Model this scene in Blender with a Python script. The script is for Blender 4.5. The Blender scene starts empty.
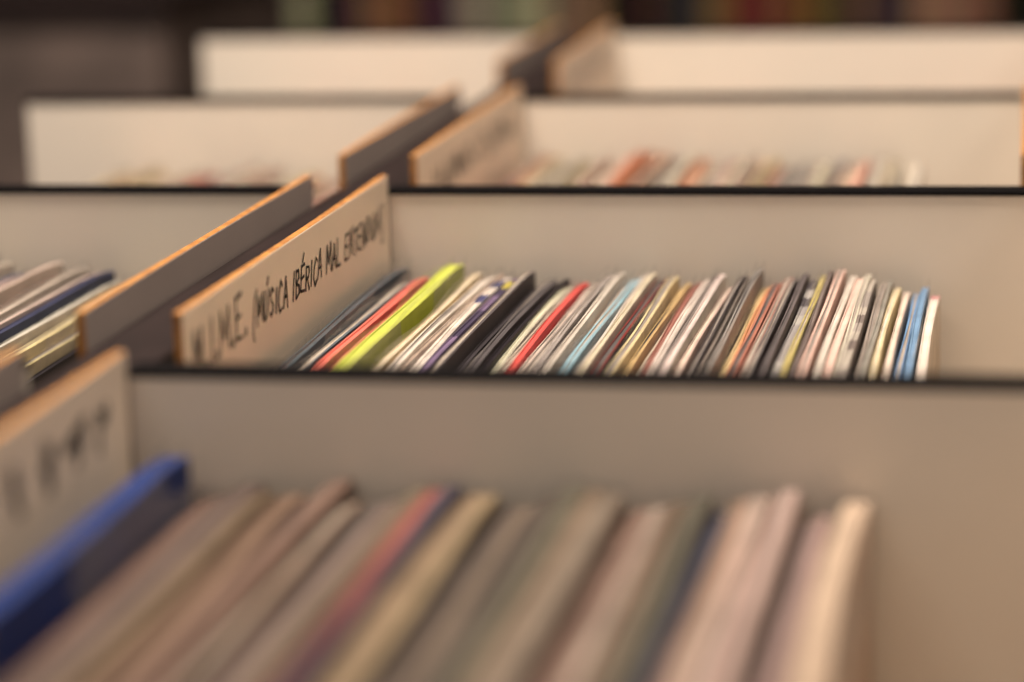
import bpy, math, random
from mathutils import Vector, Matrix
S=0.205; CZ=1.155
sc=bpy.context.scene
try:
    sc.view_settings.view_transform='Standard'
    sc.view_settings.look='None'
except Exception as e: print(e)
def P(x,y,z): return Vector((x*S,y*S,CZ+z*S))   # z relative to lens height, in units of S
def lin(c):
    return tuple(((v/255)/12.92 if v/255<=0.04045 else ((v/255+0.055)/1.055)**2.4) for v in c)+(1,)
# ---------------- materials
def mat(name,col,rough=0.5,var=0.08,scale=30,col2=None,bump=0.0,stretch=(1,1,1),spec=0.5,detail=4):
    m=bpy.data.materials.new(name); m.use_nodes=True; nt=m.node_tree; b=nt.nodes['Principled BSDF']
    tc=nt.nodes.new('ShaderNodeTexCoord'); mp=nt.nodes.new('ShaderNodeMapping'); mp.inputs['Scale'].default_value=stretch
    n=nt.nodes.new('ShaderNodeTexNoise'); n.inputs['Scale'].default_value=scale; n.inputs['Detail'].default_value=detail
    r=nt.nodes.new('ShaderNodeValToRGB')
    c=lin(col); c2=lin(col2) if col2 else tuple(max(0,v*(1-var)) for v in c[:3])+(1,)
    r.color_ramp.elements[0].color=c2; r.color_ramp.elements[1].color=c
    r.color_ramp.elements[0].position=0.35; r.color_ramp.elements[1].position=0.65
    L=nt.links
    L.new(tc.outputs['Object'],mp.inputs[0]); L.new(mp.outputs[0],n.inputs['Vector']); L.new(n.outputs[0],r.inputs[0]); L.new(r.outputs[0],b.inputs['Base Color'])
    b.inputs['Roughness'].default_value=rough
    b.inputs['Specular IOR Level'].default_value=spec
    if bump:
        bp=nt.nodes.new('ShaderNodeBump'); bp.inputs['Strength'].default_value=bump; bp.inputs['Distance'].default_value=0.002
        L.new(n.outputs[0],bp.inputs['Height']); L.new(bp.outputs[0],b.inputs['Normal'])
    return m
M_white=mat('white_melamine',(228,217,204),0.5,0.04,12,spec=.35)
M_label=mat('cream_melamine',(240,221,200),0.5,0.05,14,spec=.35)
M_grey=mat('grey_melamine',(166,154,150),0.5,0.08,14)
M_edge=mat('raw_mdf_edge',(186,128,62),0.8,0.25,180,col2=(150,96,44))
M_dark=mat('dark_stained_wood',(42,31,31),0.55,0.4,20,stretch=(20,1,20),spec=.2)
M_black=mat('black_edge_trim',(12,9,11),0.6,0.2,50,spec=.08)
M_ink=mat('marker_ink',(30,27,32),0.6,0.2,60)
M_floor=mat('dark_floor_tile',(74,60,52),0.5,0.3,6)
M_wall=mat('plaster',(120,100,88),0.9,0.1,8)
M_ceil=mat('ceiling_paint',(190,175,160),0.9,0.05,8)
M_cab=mat('worn_grey_board',(112,96,90),0.7,0.25,9,col2=(80,68,64))
def colmat(name,rough,streak=0.18):
    m=bpy.data.materials.new(name); m.use_nodes=True; nt=m.node_tree; b=nt.nodes['Principled BSDF']; L=nt.links
    a=nt.nodes.new('ShaderNodeAttribute'); a.attribute_name='Col'
    tc=nt.nodes.new('ShaderNodeTexCoord'); n=nt.nodes.new('ShaderNodeTexNoise'); n.inputs['Scale'].default_value=45; n.inputs['Detail'].default_value=3
    r=nt.nodes.new('ShaderNodeMapRange'); r.inputs[1].default_value=0.3; r.inputs[2].default_value=0.7; r.inputs[3].default_value=1-streak*2; r.inputs[4].default_value=1.0+streak*0.4
    h=nt.nodes.new('ShaderNodeVectorMath'); h.operation='SCALE'
    L.new(tc.outputs['Object'],n.inputs['Vector']); L.new(n.outputs[0],r.inputs[0]); L.new(a.outputs['Color'],h.inputs[0]); L.new(r.outputs[0],h.inputs['Scale']); L.new(h.outputs[0],b.inputs['Base Color'])
    b.inputs['Roughness'].default_value=rough; b.inputs['Specular IOR Level'].default_value=.22
    return m
M_rec=colmat('printed_card_sleeve',0.6,.12)
M_pl=bpy.data.materials.new('clear_outer_sleeve'); M_pl.use_nodes=True
_n=M_pl.node_tree; _b=_n.nodes['Principled BSDF']; _b.inputs['Base Color'].default_value=(0.55,0.51,0.48,1); _b.inputs['Roughness'].default_value=0.25
_t=_n.nodes.new('ShaderNodeTexNoise'); _t.inputs['Scale'].default_value=60; _r=_n.nodes.new('ShaderNodeMapRange'); _r.inputs[3].default_value=0.08; _r.inputs[4].default_value=0.4
_n.links.new(_t.outputs[0],_r.inputs[0]); _n.links.new(_r.outputs[0],_b.inputs['Alpha'])
# ---------------- helpers
def add(me,name,parent=None):
    o=bpy.data.objects.new(name,me); sc.collection.objects.link(o)
    if parent: o.parent=parent
    return o
class MB:
    def __init__(s): s.v=[];s.f=[];s.m=[];s.c=[]
    def face(s,pts,mi=0,col=(1,1,1,1)):
        i=len(s.v); s.v+= [tuple(p) for p in pts]; s.f.append(tuple(range(i,i+len(pts)))); s.m.append(mi); s.c.append(col)
    def box(s,a,b,mi=0,side=None,col=(1,1,1,1)):
        x0,y0,z0=a;x1,y1,z1=b
        c=[P(x,y,z) for z in (z0,z1) for y in (y0,y1) for x in (x0,x1)]
        F=[((0,2,3,1),'z'),((4,5,7,6),'z'),((0,1,5,4),'y'),((2,6,7,3),'y'),((0,4,6,2),'x'),((1,3,7,5),'x')]
        for f,ax in F:
            s.face([c[k] for k in f], side if (side is not None and ax=='x') else mi,col)
    def build(s,name,mats,parent=None,merge=True,bevel=0,colors=False):
        me=bpy.data.meshes.new(name); me.from_pydata(s.v,[],s.f)
        for m in mats: me.materials.append(m)
        for p,mi in zip(me.polygons,s.m): p.material_index=mi
        if colors:
            ca=me.color_attributes.new('Col','FLOAT_COLOR','CORNER')
            k=0
            for p,c in zip(me.polygons,s.c):
                for _ in p.loop_indices: ca.data[k].color=c; k+=1
        if merge:
            import bmesh
            bm=bmesh.new(); bm.from_mesh(me); bmesh.ops.remove_doubles(bm,verts=bm.verts,dist=1e-5); bm.to_mesh(me); bm.free()
        o=add(me,name,parent)
        if bevel:
            bv=o.modifiers.new('bevel','BEVEL'); bv.width=bevel; bv.segments=2; bv.limit_method='ANGLE'
        return o
# ---------------- handwriting strokes
G={'M':[[(0,0),(.1,1),(.48,.3),(.9,1.02),(1,0)]],'T':[[(-.05,.97),(1.05,1.03)],[(.5,1),(.46,0)]],
'R':[[(.08,0),(.1,1),(.7,.95),(.9,.75),(.65,.5),(.12,.45)],[(.4,.48),(.95,-.03)]],'E':[[(.9,1.02),(.08,.97),(.05,.02),(.95,.0)],[(.06,.5),(.75,.54)]],
'U':[[(.05,1),(.1,.2),(.4,0),(.75,.1),(.92,.4),(.95,1)]],'Ú':[[(.05,1),(.1,.2),(.4,0),(.75,.1),(.92,.4),(.95,1)],[(.45,1.15),(.75,1.4)]],
'S':[[(.9,.9),(.5,1.02),(.12,.8),(.3,.55),(.75,.42),(.85,.18),(.45,-.02),(.05,.12)]],'I':[[(.5,1),(.47,0)]],
'C':[[(.92,.85),(.55,1.02),(.15,.7),(.12,.3),(.45,0),(.95,.12)]],'A':[[(0,0),(.5,1.03),(1,-.02)],[(.2,.38),(.85,.4)]],
'B':[[(.1,0),(.1,1),(.65,.95),(.75,.72),(.15,.53),(.8,.4),(.85,.12),(.1,0)]],'É':[[(.9,.98),(.08,.97),(.05,.02),(.95,.0)],[(.06,.5),(.75,.54)],[(.4,1.15),(.7,1.4)]],
'L':[[(.1,1),(.08,.02),(.95,.03)]],'N':[[(.05,0),(.08,1),(.9,.02),(.95,1.02)]],'D':[[(.1,0),(.1,1),(.6,.92),(.95,.5),(.6,.06),(.08,0)]],
'(':[[(.8,1.25),(.3,1.0),(.15,.4),(.3,-.15),(.8,-.4)]],']':[[(.1,1.2),(.85,1.25),(.85,-.45),(.1,-.4)]],'.':[[(.35,0),(.5,.1),(.55,.0)]],' ':[]}
def strokes(mb,X,y0,y1,z0,hgt,text,w,seed=0,slant=0.0,z1=None,jit=1.0):
    rnd=random.Random(seed)
    wd={'I':.4,'.':.35,'(':.55,']':.5,' ':.6,'M':1.2}
    tot=sum(wd.get(c,.9)+.24 for c in text); k=(y1-y0)/tot; y=y0
    for c in text:
        cw=wd.get(c,.9)*k*rnd.uniform(.92,1.06); jz=rnd.uniform(-.08,.08)*hgt*jit; jh=hgt*(1+rnd.uniform(-.15,.1)*jit); sl=slant+rnd.uniform(-.1,.1)*jit
        zb=z0+((z1-z0)*(y-y0)/(y1-y0) if z1 is not None else 0)
        for st in G[c]:
            pts=[(y+px*cw+(pz-.5)*sl*hgt+rnd.uniform(-.04,.04)*cw, zb+jz+(pz+rnd.uniform(-.03,.03))*jh) for px,pz in st]
            for (a,b),(c2,d) in zip(pts,pts[1:]):
                dx,dz=c2-a,d-b; l=math.hypot(dx,dz) or 1; dx/=l;dz/=l; e=w*.35; ww=w*rnd.uniform(.4,.58)
                a_,b_,c_,d_=a-dx*e,b-dz*e,c2+dx*e,d+dz*e; nx,nz=-dz*ww,dx*ww
                mb.face([P(X,a_+nx,b_+nz),P(X,a_-nx,b_-nz),P(X,c_-nx,d_-nz),P(X,c_+nx,d_+nz)])
        y+=(wd.get(c,.9)+.24)*k
def scribble(mb,X,y0,y1,z0,hgt,n,w,seed):
    rnd=random.Random(seed); k=(y1-y0)/n
    for i in range(n):
        y=y0+i*k; pts=[(y+rnd.uniform(0,.85)*k,z0+rnd.choice((0,.5,1))*hgt+rnd.uniform(-.1,.1)*hgt) for _ in range(rnd.choice((4,5,6)))]
        for (a,b),(c2,d) in zip(pts,pts[1:]):
            dx,dz=c2-a,d-b; l=math.hypot(dx,dz) or 1; nx,nz=-dz/l*w/2,dx/l*w/2
            mb.face([P(X,a+nx,b+nz),P(X,a-nx,b-nz),P(X,c2-nx,d-nz),P(X,c2+nx,d+nz)])
# ---------------- records
PAPER=[(214,202,188),(190,178,166),(170,158,148),(140,130,124),(90,84,84)]
def records(name,x0,x1,yb,items,seed,top=-1.18,bot=-2.75,lean=0.0,L=1.54,paper=.6,pl=.4,dim=1.0,mute=0.0):
    rnd=random.Random(seed); mb=MB(); tot=sum(i[1] for i in items); k=(x1-x0)/tot; x=x0; N=18
    def q_(c):
        g=(118,104,94); return lin(tuple((v*(1-mute)+gg*mute)*dim for v,gg in zip(c,g)))
    for it in items:
        col,wt=it[0],it[1]; dh=it[2] if len(it)>2 else 0; edge=it[3] if len(it)>3 else None; pat=it[4] if len(it)>4 else None
        cell=wt*k; t=cell*rnd.uniform(.7,.9); cx=x+cell/2; x+=cell
        zt=top+rnd.uniform(-.024,.014)+dh; y1=yb-rnd.uniform(0.0,.07)-.01; y0=y1-L+rnd.uniform(-.01,.01)
        bow=rnd.uniform(-.2,.2)*cell; ph=rnd.uniform(0,6); ln=lean+rnd.uniform(-.006,.008)
        c=q_(col); ec=q_(edge) if edge else tuple(min(1,v*rnd.uniform(.95,1.1)) for v in c[:3])+(1,)
        if wt>1.6 and mute: c=lin(col); ec=lin(edge or col)
        mid=q_(rnd.choice(PAPER)) if (rnd.random()<paper and not pat and wt<1.5) else ec
        f=rnd.uniform(.12,.3)
        rings=[]
        for j in range(N+1):
            u=j/N; y=y0+(y1-y0)*u; cr=0.010 if j in(0,N) else (0.002 if j in (1,N-1) else 0)
            off=bow*math.sin(math.pi*u)+.07*cell*math.sin(ph+u*9)
            zz=zt-cr+.0025*math.sin(ph*2+u*7)
            xt=cx+off+ln; xb=cx+off*.3
            fr=f+.06*math.sin(ph+u*13)
            rings.append([P(xb-t/2,y,bot),P(xt-t/2,y,zz-.002),P(xt-t*fr,y,zz),P(xt-t*(fr-.04),y,zz-.003),P(xt+t*(fr-.04),y,zz-.003),P(xt+t*fr,y,zz),P(xt+t/2,y,zz-.002),P(xb+t/2,y,bot)])
        for j in range(N):
            a,b=rings[j],rings[j+1]; cc,ee=c,ec
            if pat:
                pc=q_(pat[rnd.randrange(len(pat))])
                if rnd.random()<.5: ee=pc
            for q in range(7):
                mb.face([a[q],b[q],b[q+1],a[q+1]],0,(cc if q in (0,6) else (mid if (q in(2,3,4) and not pat) else ee)))
        mb.face(rings[0],0,c); mb.face(rings[-1][::-1],0,c)
        if rnd.random()<pl:
            hp=rnd.uniform(.003,.012)
            for sg in (-1,1):
                pr=None
                for j in range(N+1):
                    u=j/N; y=y0-.01+(y1-y0+.02)*u; xo=cx+ln+sg*(t/2+cell*.05)+bow*math.sin(math.pi*u)
                    cur=(P(xo,y,zt-.16),P(xo+.2*cell*math.sin(ph+u*14+sg),y,zt+hp+.003*math.sin(ph+u*17)))
                    if pr: mb.face([pr[0],cur[0],cur[1],pr[1]],1)
                    pr=cur
    return mb.build(name,[M_rec,M_pl],None,merge=False,colors=True)
W=(208,196,182);CR=(218,198,156);G1=(124,114,110);G2=(82,74,74);K=(36,32,35);PK=(208,180,166)
main=[((60,72,84),.8,0,(86,96,104)),((70,80,92),.7,-.01,(100,110,118)),(K,.7,-.03),((206,92,84),.8,.0,(214,114,100)),(W,.6,-.01),((220,134,118),.7,0),(W,.5,-.01),((170,178,60),1.7,.03,(186,192,84)),((120,120,50),.4,0),
(CR,.7,.012,(228,212,184)),((200,158,124),.6,0),(W,.8,.01,(220,208,196)),((180,160,150),.5,0),(W,.8,-.005,(216,204,194),[(90,130,150),(210,160,110),(80,80,120),(226,214,204)]),((100,84,120),.7,-.01,(126,106,136),[(206,190,90),(76,66,90)]),(W,.6,.0),
(G2,.8,.0,(92,84,86)),(K,.6,.0,(62,56,60)),(G1,.6,-.01),(G2,.7,.005,(86,80,82)),(K,.5,-.01),(W,.7,0),((176,160,150),.7,0),((204,66,68),.75,.012,(214,90,84)),(W,.6,0),(G1,.8,0,(142,132,130)),((176,166,160),.6,.005),(G2,.5,-.01),(W,.7,0),(PK,.6,-.01),
((120,160,182),.75,.008,(144,180,196)),(W,.7,0,(200,190,182)),(W,.5,0),((124,38,38),.7,.01,(140,52,50)),(K,.5,0),(CR,.8,.01,(226,206,160)),((200,160,120),.6,0),(W,.6,-.01),((150,104,94),.6,0),(W,.8,.005),(G1,.5,0),(W,.6,0),(PK,.7,0),(G1,.6,0,(136,126,124)),(K,.5,0,(72,64,68)),(G1,.5,0),
((150,140,134),.6,0),((196,176,146),.7,0,(218,196,152)),((204,146,106),.6,.0),((156,94,82),.8,.005,(172,112,96)),((146,102,92),.7,0,(164,120,108)),(G2,.6,.0,(108,100,100)),((90,80,80),.6,.008,(110,100,102)),((106,98,100),.8,.005,(150,144,144),[(90,84,88),(170,164,160)]),((190,172,84),.6,0,(200,182,108)),(G1,.5,0),(G2,.5,-.01),
((206,168,156),.8,.005,(220,184,172)),(W,.6,.008),(PK,.8,.005,(224,192,180)),(W,.6,.0),((140,128,122),.7,0,(160,150,144),[(120,108,104),(180,170,160)]),((130,118,110),.7,.005,(150,138,130)),((150,140,130),.5,0),(CR,.7,0),(W,.6,0),((84,122,168),.6,-.015,(106,142,184)),((118,150,184),.7,-.03,(118,150,184)),(K,.3,-.04),(W,1.0,-.01,(222,208,198),[(190,140,140),(140,150,176),(222,208,198),(222,208,198)])]
pal=[W,W,CR,PK,G1,G2,K,(200,180,160),(170,150,136),(190,96,84),(110,140,170),(180,120,90),(216,190,180),(140,116,104),(96,84,88)]
def rnditems(n,seed,p=pal):
    r=random.Random(seed); return [(r.choice(p),r.uniform(.7,1.3),r.uniform(-.01,.01)) for _ in range(n)]
front=[((28,48,104),1.9,.05,(30,52,112)),((122,98,86),1.2,-.03),((104,86,78),1.2,-.01),((98,82,76),1.5,0),((130,104,86),1.2,0),((140,116,98),1.2,0),((98,82,82),1.0,0),((136,110,98),1.2,0),((142,112,94),1.0,.0),((100,84,84),1.2,0),((130,112,102),1.1,0),((114,96,86),1.2,0),
((160,80,76),1.1,.008),((76,74,92),1.0,0),((144,122,104),1.2,0),((152,134,106),1.1,0),((66,58,60),.8,0),((122,108,94),1.3,0),((84,74,68),1.2,.01),((102,98,82),1.1,0),((126,112,90),1.2,0),((140,118,104),1.2,0),((126,98,88),1.1,0),((154,128,110),1.2,0),((114,94,80),1.2,0),((98,88,82),1.1,0),((54,62,80),1.1,0),((150,126,110),1.1,0),((204,170,156),1.3,0),((206,176,162),1.2,0),((104,90,88),.9,-.015),((176,150,140),.9,-.01),((76,66,66),.5,-.03),((210,184,166),1.5,.0)]
# ---------------- counter and bins
ROW=[2.40,4.19,6.05,7.71,9.47]; TH=.066
BF=-2.75; FL=-CZ/S
XL=(-3.03,-1.70); XR=[.06,-.005,-.055,.0]
mb=MB()
mb.box((-3.10,ROW[0],FL+.35),(1.70,ROW[-1]+TH,BF-.04))
mb.box((-3.00,ROW[0]+.2,FL),(1.60,ROW[-1]-.15,FL+.35))
for a,b in((-1.675,-1.525),(.09,.13)): mb.box((a,ROW[0]+.01,BF-.04),(b,ROW[-1]+TH-.01,-1.035))
mb.box((-3.10,ROW[0]+.01,BF-.04),(-3.06,ROW[-1]+TH-.01,-1.40))
mb.box((1.66,ROW[0]+.01,BF-.04),(1.70,ROW[-1]+TH-.01,-1.40))
mb.build('display_counter',[M_dark],bevel=.001)
labels={0:'s1',1:'main',2:'s2',3:'s3'}
def bin_(ri,xa,xb,lab):
    E=bpy.data.objects.new('record_bin',None); sc.collection.objects.link(E)
    yf=ROW[ri]; yb=ROW[ri+1]; st=.30 if ri<3 else .62
    m=MB(); m.box((xa,yf+TH,BF-.04),(xb,yb,BF)); m.build('bin_floor',[M_white],E)
    m=MB(); m.box((xa,yb,BF-.04),(xb,yb+TH,-1.012)); m.build('back_panel',[M_white],E,bevel=.0006)
    m=MB(); m.box((xa-.004,yb-.004,-1.013),(xb+.004,yb+TH+.004,-1.0)); m.build('edge_trim',[M_black],E,bevel=.0008)
    if ri==0:
        m=MB(); m.box((xa,yf,BF-.04),(xb,yf+TH,-1.010)); m.build('front_panel',[M_white],E)
        m=MB(); m.box((xa-.004,yf-.004,-1.010),(xb+.004,yf+TH+.004,-1.0)); m.build('edge_trim',[M_black],E)
    if xa>-2.5 :
        m=MB(); m.box((xa-.018,yf+st,BF),(xa,yb-.004,-.965),0,1); m.build('label_board',[M_edge,M_label],E,bevel=.0006)
        if lab:
            m=MB()
            if lab=='main':
                strokes(m,xa+.0015,4.54,4.89,-1.090,.080,'M.I.M.E.',.0085,4,.05,-1.086,.4)
                strokes(m,xa+.0015,4.92,5.99,-1.090,.054,'(MÚSICA IBÉRICA MAL ENTENDIDA]',.0062,5,.25,-1.086)
            elif lab=='s1': scribble(m,xa+.0015,3.0,4.12,-1.10,.075,9,.016,12)
            elif lab=='s2':
                scribble(m,xa+.0015,6.5,7.6,-1.09,.065,16,.012,21)
            else: scribble(m,xa+.0015,8.5,9.3,-1.09,.06,12,.008,31)
            m.build('handwriting',[M_ink],E,merge=False)
    m=MB(); m.box((xb,yf+st,BF),(xb+.018,yb-.004,-.965),0,1); m.build('side_board',[M_edge,M_grey if xb<-1 else M_label],E,bevel=.0006)
for ri in range(4):
    bin_(ri,XL[0],XL[1],None)
    bin_(ri,-1.50,XR[ri],labels[ri])
    bin_(ri,.17,1.64,None)
R='vinyl_records'
records(R,-1.43,-.258,ROW[1]-.0,front,1,pl=.2,paper=.15,top=-1.176,dim=.88,mute=.15)  # dim: light falloff towards the camera put into the sleeve colours
records(R,-1.475,-.218,ROW[2]-.02,main,2,dim=.96)
records(R,-1.46,-.33,ROW[3]-.02,rnditems(52,7,[W,W,PK,CR,(190,170,150),(204,130,100),G1,(216,170,150),(150,140,136),(180,144,128)]),7,top=-1.16,dim=.93)
records(R,-1.44,-.5,ROW[4]-.02,rnditems(40,8),8,top=-1.25)
records(R,-3.0,-2.05,ROW[2]-.02,rnditems(30,9,[W,K,CR,(80,90,120),(170,90,80),PK,G2,W,(60,60,80)])+[((90,100,130),.8,0),(W,1,0),((170,90,80),.7,0),(PK,1.2,0),(K,.8,0),(W,1,-.005),((200,180,170),1,-.01),((60,66,90),1,-.02),(W,1,-.04),(CR,1.2,-.05,(218,200,150)),((206,184,138),1.2,-.075),(K,.8,-.10),((206,178,138),1,-.11)],9,top=-1.17,dim=.92)
records(R,-2.75,-1.9,ROW[3]-.02,rnditems(34,10,[W,PK,CR,(190,160,145),(190,120,110)]),10,top=-1.21,dim=.92)
records(R,-2.9,-1.95,ROW[1]-.02,rnditems(34,12),12)
records(R,-2.9,-1.9,ROW[4]-.02,rnditems(34,13),13,top=-1.25)
for i in range(4): records(R,.22,1.45,ROW[i+1]-.02,rnditems(44,14+i),14+i)
# ---------------- room
def rb(name,a,b,m):
    mm=MB(); x0,y0,z0=a;x1,y1,z1=b
    mm.box((x0/S,y0/S,(z0-CZ)/S),(x1/S,y1/S,(z1-CZ)/S)); return mm.build(name,[m])
rb('floor',(-4,-2.5,-.1),(4,5,0),M_floor)
rb('wall_back',(-4,5,0),(4,5.1,2.9),M_wall)
rb('wall_left',(-4.1,-2.5,0),(-4,5,2.9),M_wall)
rb('wall_right',(4,-2.5,0),(4.1,5,2.9),M_wall)
rb('ceiling',(-4,-2.5,2.9),(4,5,3.0),M_ceil)
rb('baseboard_back',(-4,4.98,0),(4,5,.1),M_dark)
E=bpy.data.objects.new('record_shelf',None); sc.collection.objects.link(E)
m=MB()
def bx(mm,a,b,mi=0,col=(1,1,1,1)):
    mm.box((a[0]/S,a[1]/S,(a[2]-CZ)/S),(b[0]/S,b[1]/S,(b[2]-CZ)/S),mi,None,col)
Y0,Y1=3.9,4.28; xs=[-2.4+i*.6 for i in range(9)]
for z in (0.05,.5,.95,1.40,1.85): bx(m,(-2.42,Y0,z-.025),(2.42,Y1,z))
for x in xs: bx(m,(x-.012,Y0,0),(x+.012,Y1,1.85))
bx(m,(-2.42,Y1,0),(2.42,Y1+.02,1.85)); m.build('shelf_frame',[M_dark],E)
m=MB(); rnd=random.Random(5)
dk=[(150,110,80),(80,60,60),(140,52,44),(58,60,82),(170,140,110),(50,42,44),(160,126,66),(64,48,48),(100,70,64),(50,44,50)]
for z in (0.05,.5,.95,1.40):
    for x in xs[:-1]:
        c=x+.02; grp=0
        while c<x+.55:
            if grp<=0: grp=rnd.randrange(2,7); gc=rnd.choice(dk) if rnd.random()<.85 else (200,180,160)
            grp-=1
            t=rnd.uniform(.004,.014)
            if rnd.random()<.93: bx(m,(c,Y0+.03+rnd.uniform(0,.01),z),(c+t,Y1-.03,z+.315+rnd.uniform(-.004,.004)),0,lin(tuple(max(0,min(255,v*.9+rnd.randint(-18,18))) for v in gc)))
            c+=t+.001
m.build('record_spines',[M_rec],E,merge=False,colors=True)
m=MB(); bx(m,(-2.1,2.70,.06),(-.905,3.2,.895)); bx(m,(-2.05,2.75,0),(-.95,3.15,.06)); 
bx(m,(-2.12,2.68,.895),(-.895,3.22,.915),1); bx(m,(-2.08,2.69,.12),(-1.53,2.70,.85),0); bx(m,(-1.47,2.69,.12),(-.93,2.70,.85),0)
m.build('storage_cabinet',[M_cab,M_dark],bevel=.002)
# ---------------- lights
def area(name,loc,size,energy,col,rot=(0,0,0)):
    l=bpy.data.lights.new(name,'AREA'); l.shape='RECTANGLE'; l.size=size[0]; l.size_y=size[1]; l.energy=energy; l.color=col
    o=bpy.data.objects.new(name,l); sc.collection.objects.link(o); o.location=loc; o.rotation_euler=rot; return o
warm=(1.0,.875,.73)
area('shelf_fill_light',(-.55,1.05,2.85),(.8,.3),84,warm)
area('shelf_fill_light',(-.6,-1.0,2.85),(1.6,.9),20,warm)
area('shelf_fill_light',(1.5,.9,2.85),(.8,.8),28,warm)
area('shelf_fill_light',(-.2,2.7,2.85),(2.4,.5),6,warm)  # added fill, brightens the back shelf; no fixture of the room
w=bpy.data.worlds.new('w'); sc.world=w; w.use_nodes=True; w.node_tree.nodes['Background'].inputs[0].default_value=(.94,.87,.83,1); w.node_tree.nodes['Background'].inputs[1].default_value=.42
# ---------------- camera
f=2700.0
Yc=Vector((538,611,-f)).normalized(); Xc=Vector((14522,-153,2700)).normalized(); Xc=(Xc-Xc.dot(Yc)*Yc).normalized(); Zc=Xc.cross(Yc)
Rm=Matrix((Xc,Yc,Zc))
cd=bpy.data.cameras.new('camera'); cam=bpy.data.objects.new('camera',cd); sc.collection.objects.link(cam)
cam.matrix_world=Matrix.Translation((0,0,CZ))@Rm.to_4x4()
cd.sensor_width=36; cd.lens=f/1024*36; cd.clip_start=.02
cd.dof.use_dof=True; cd.dof.focus_distance=5.6*S; cd.dof.aperture_fstop=cd.lens/30.0
sc.camera=cam
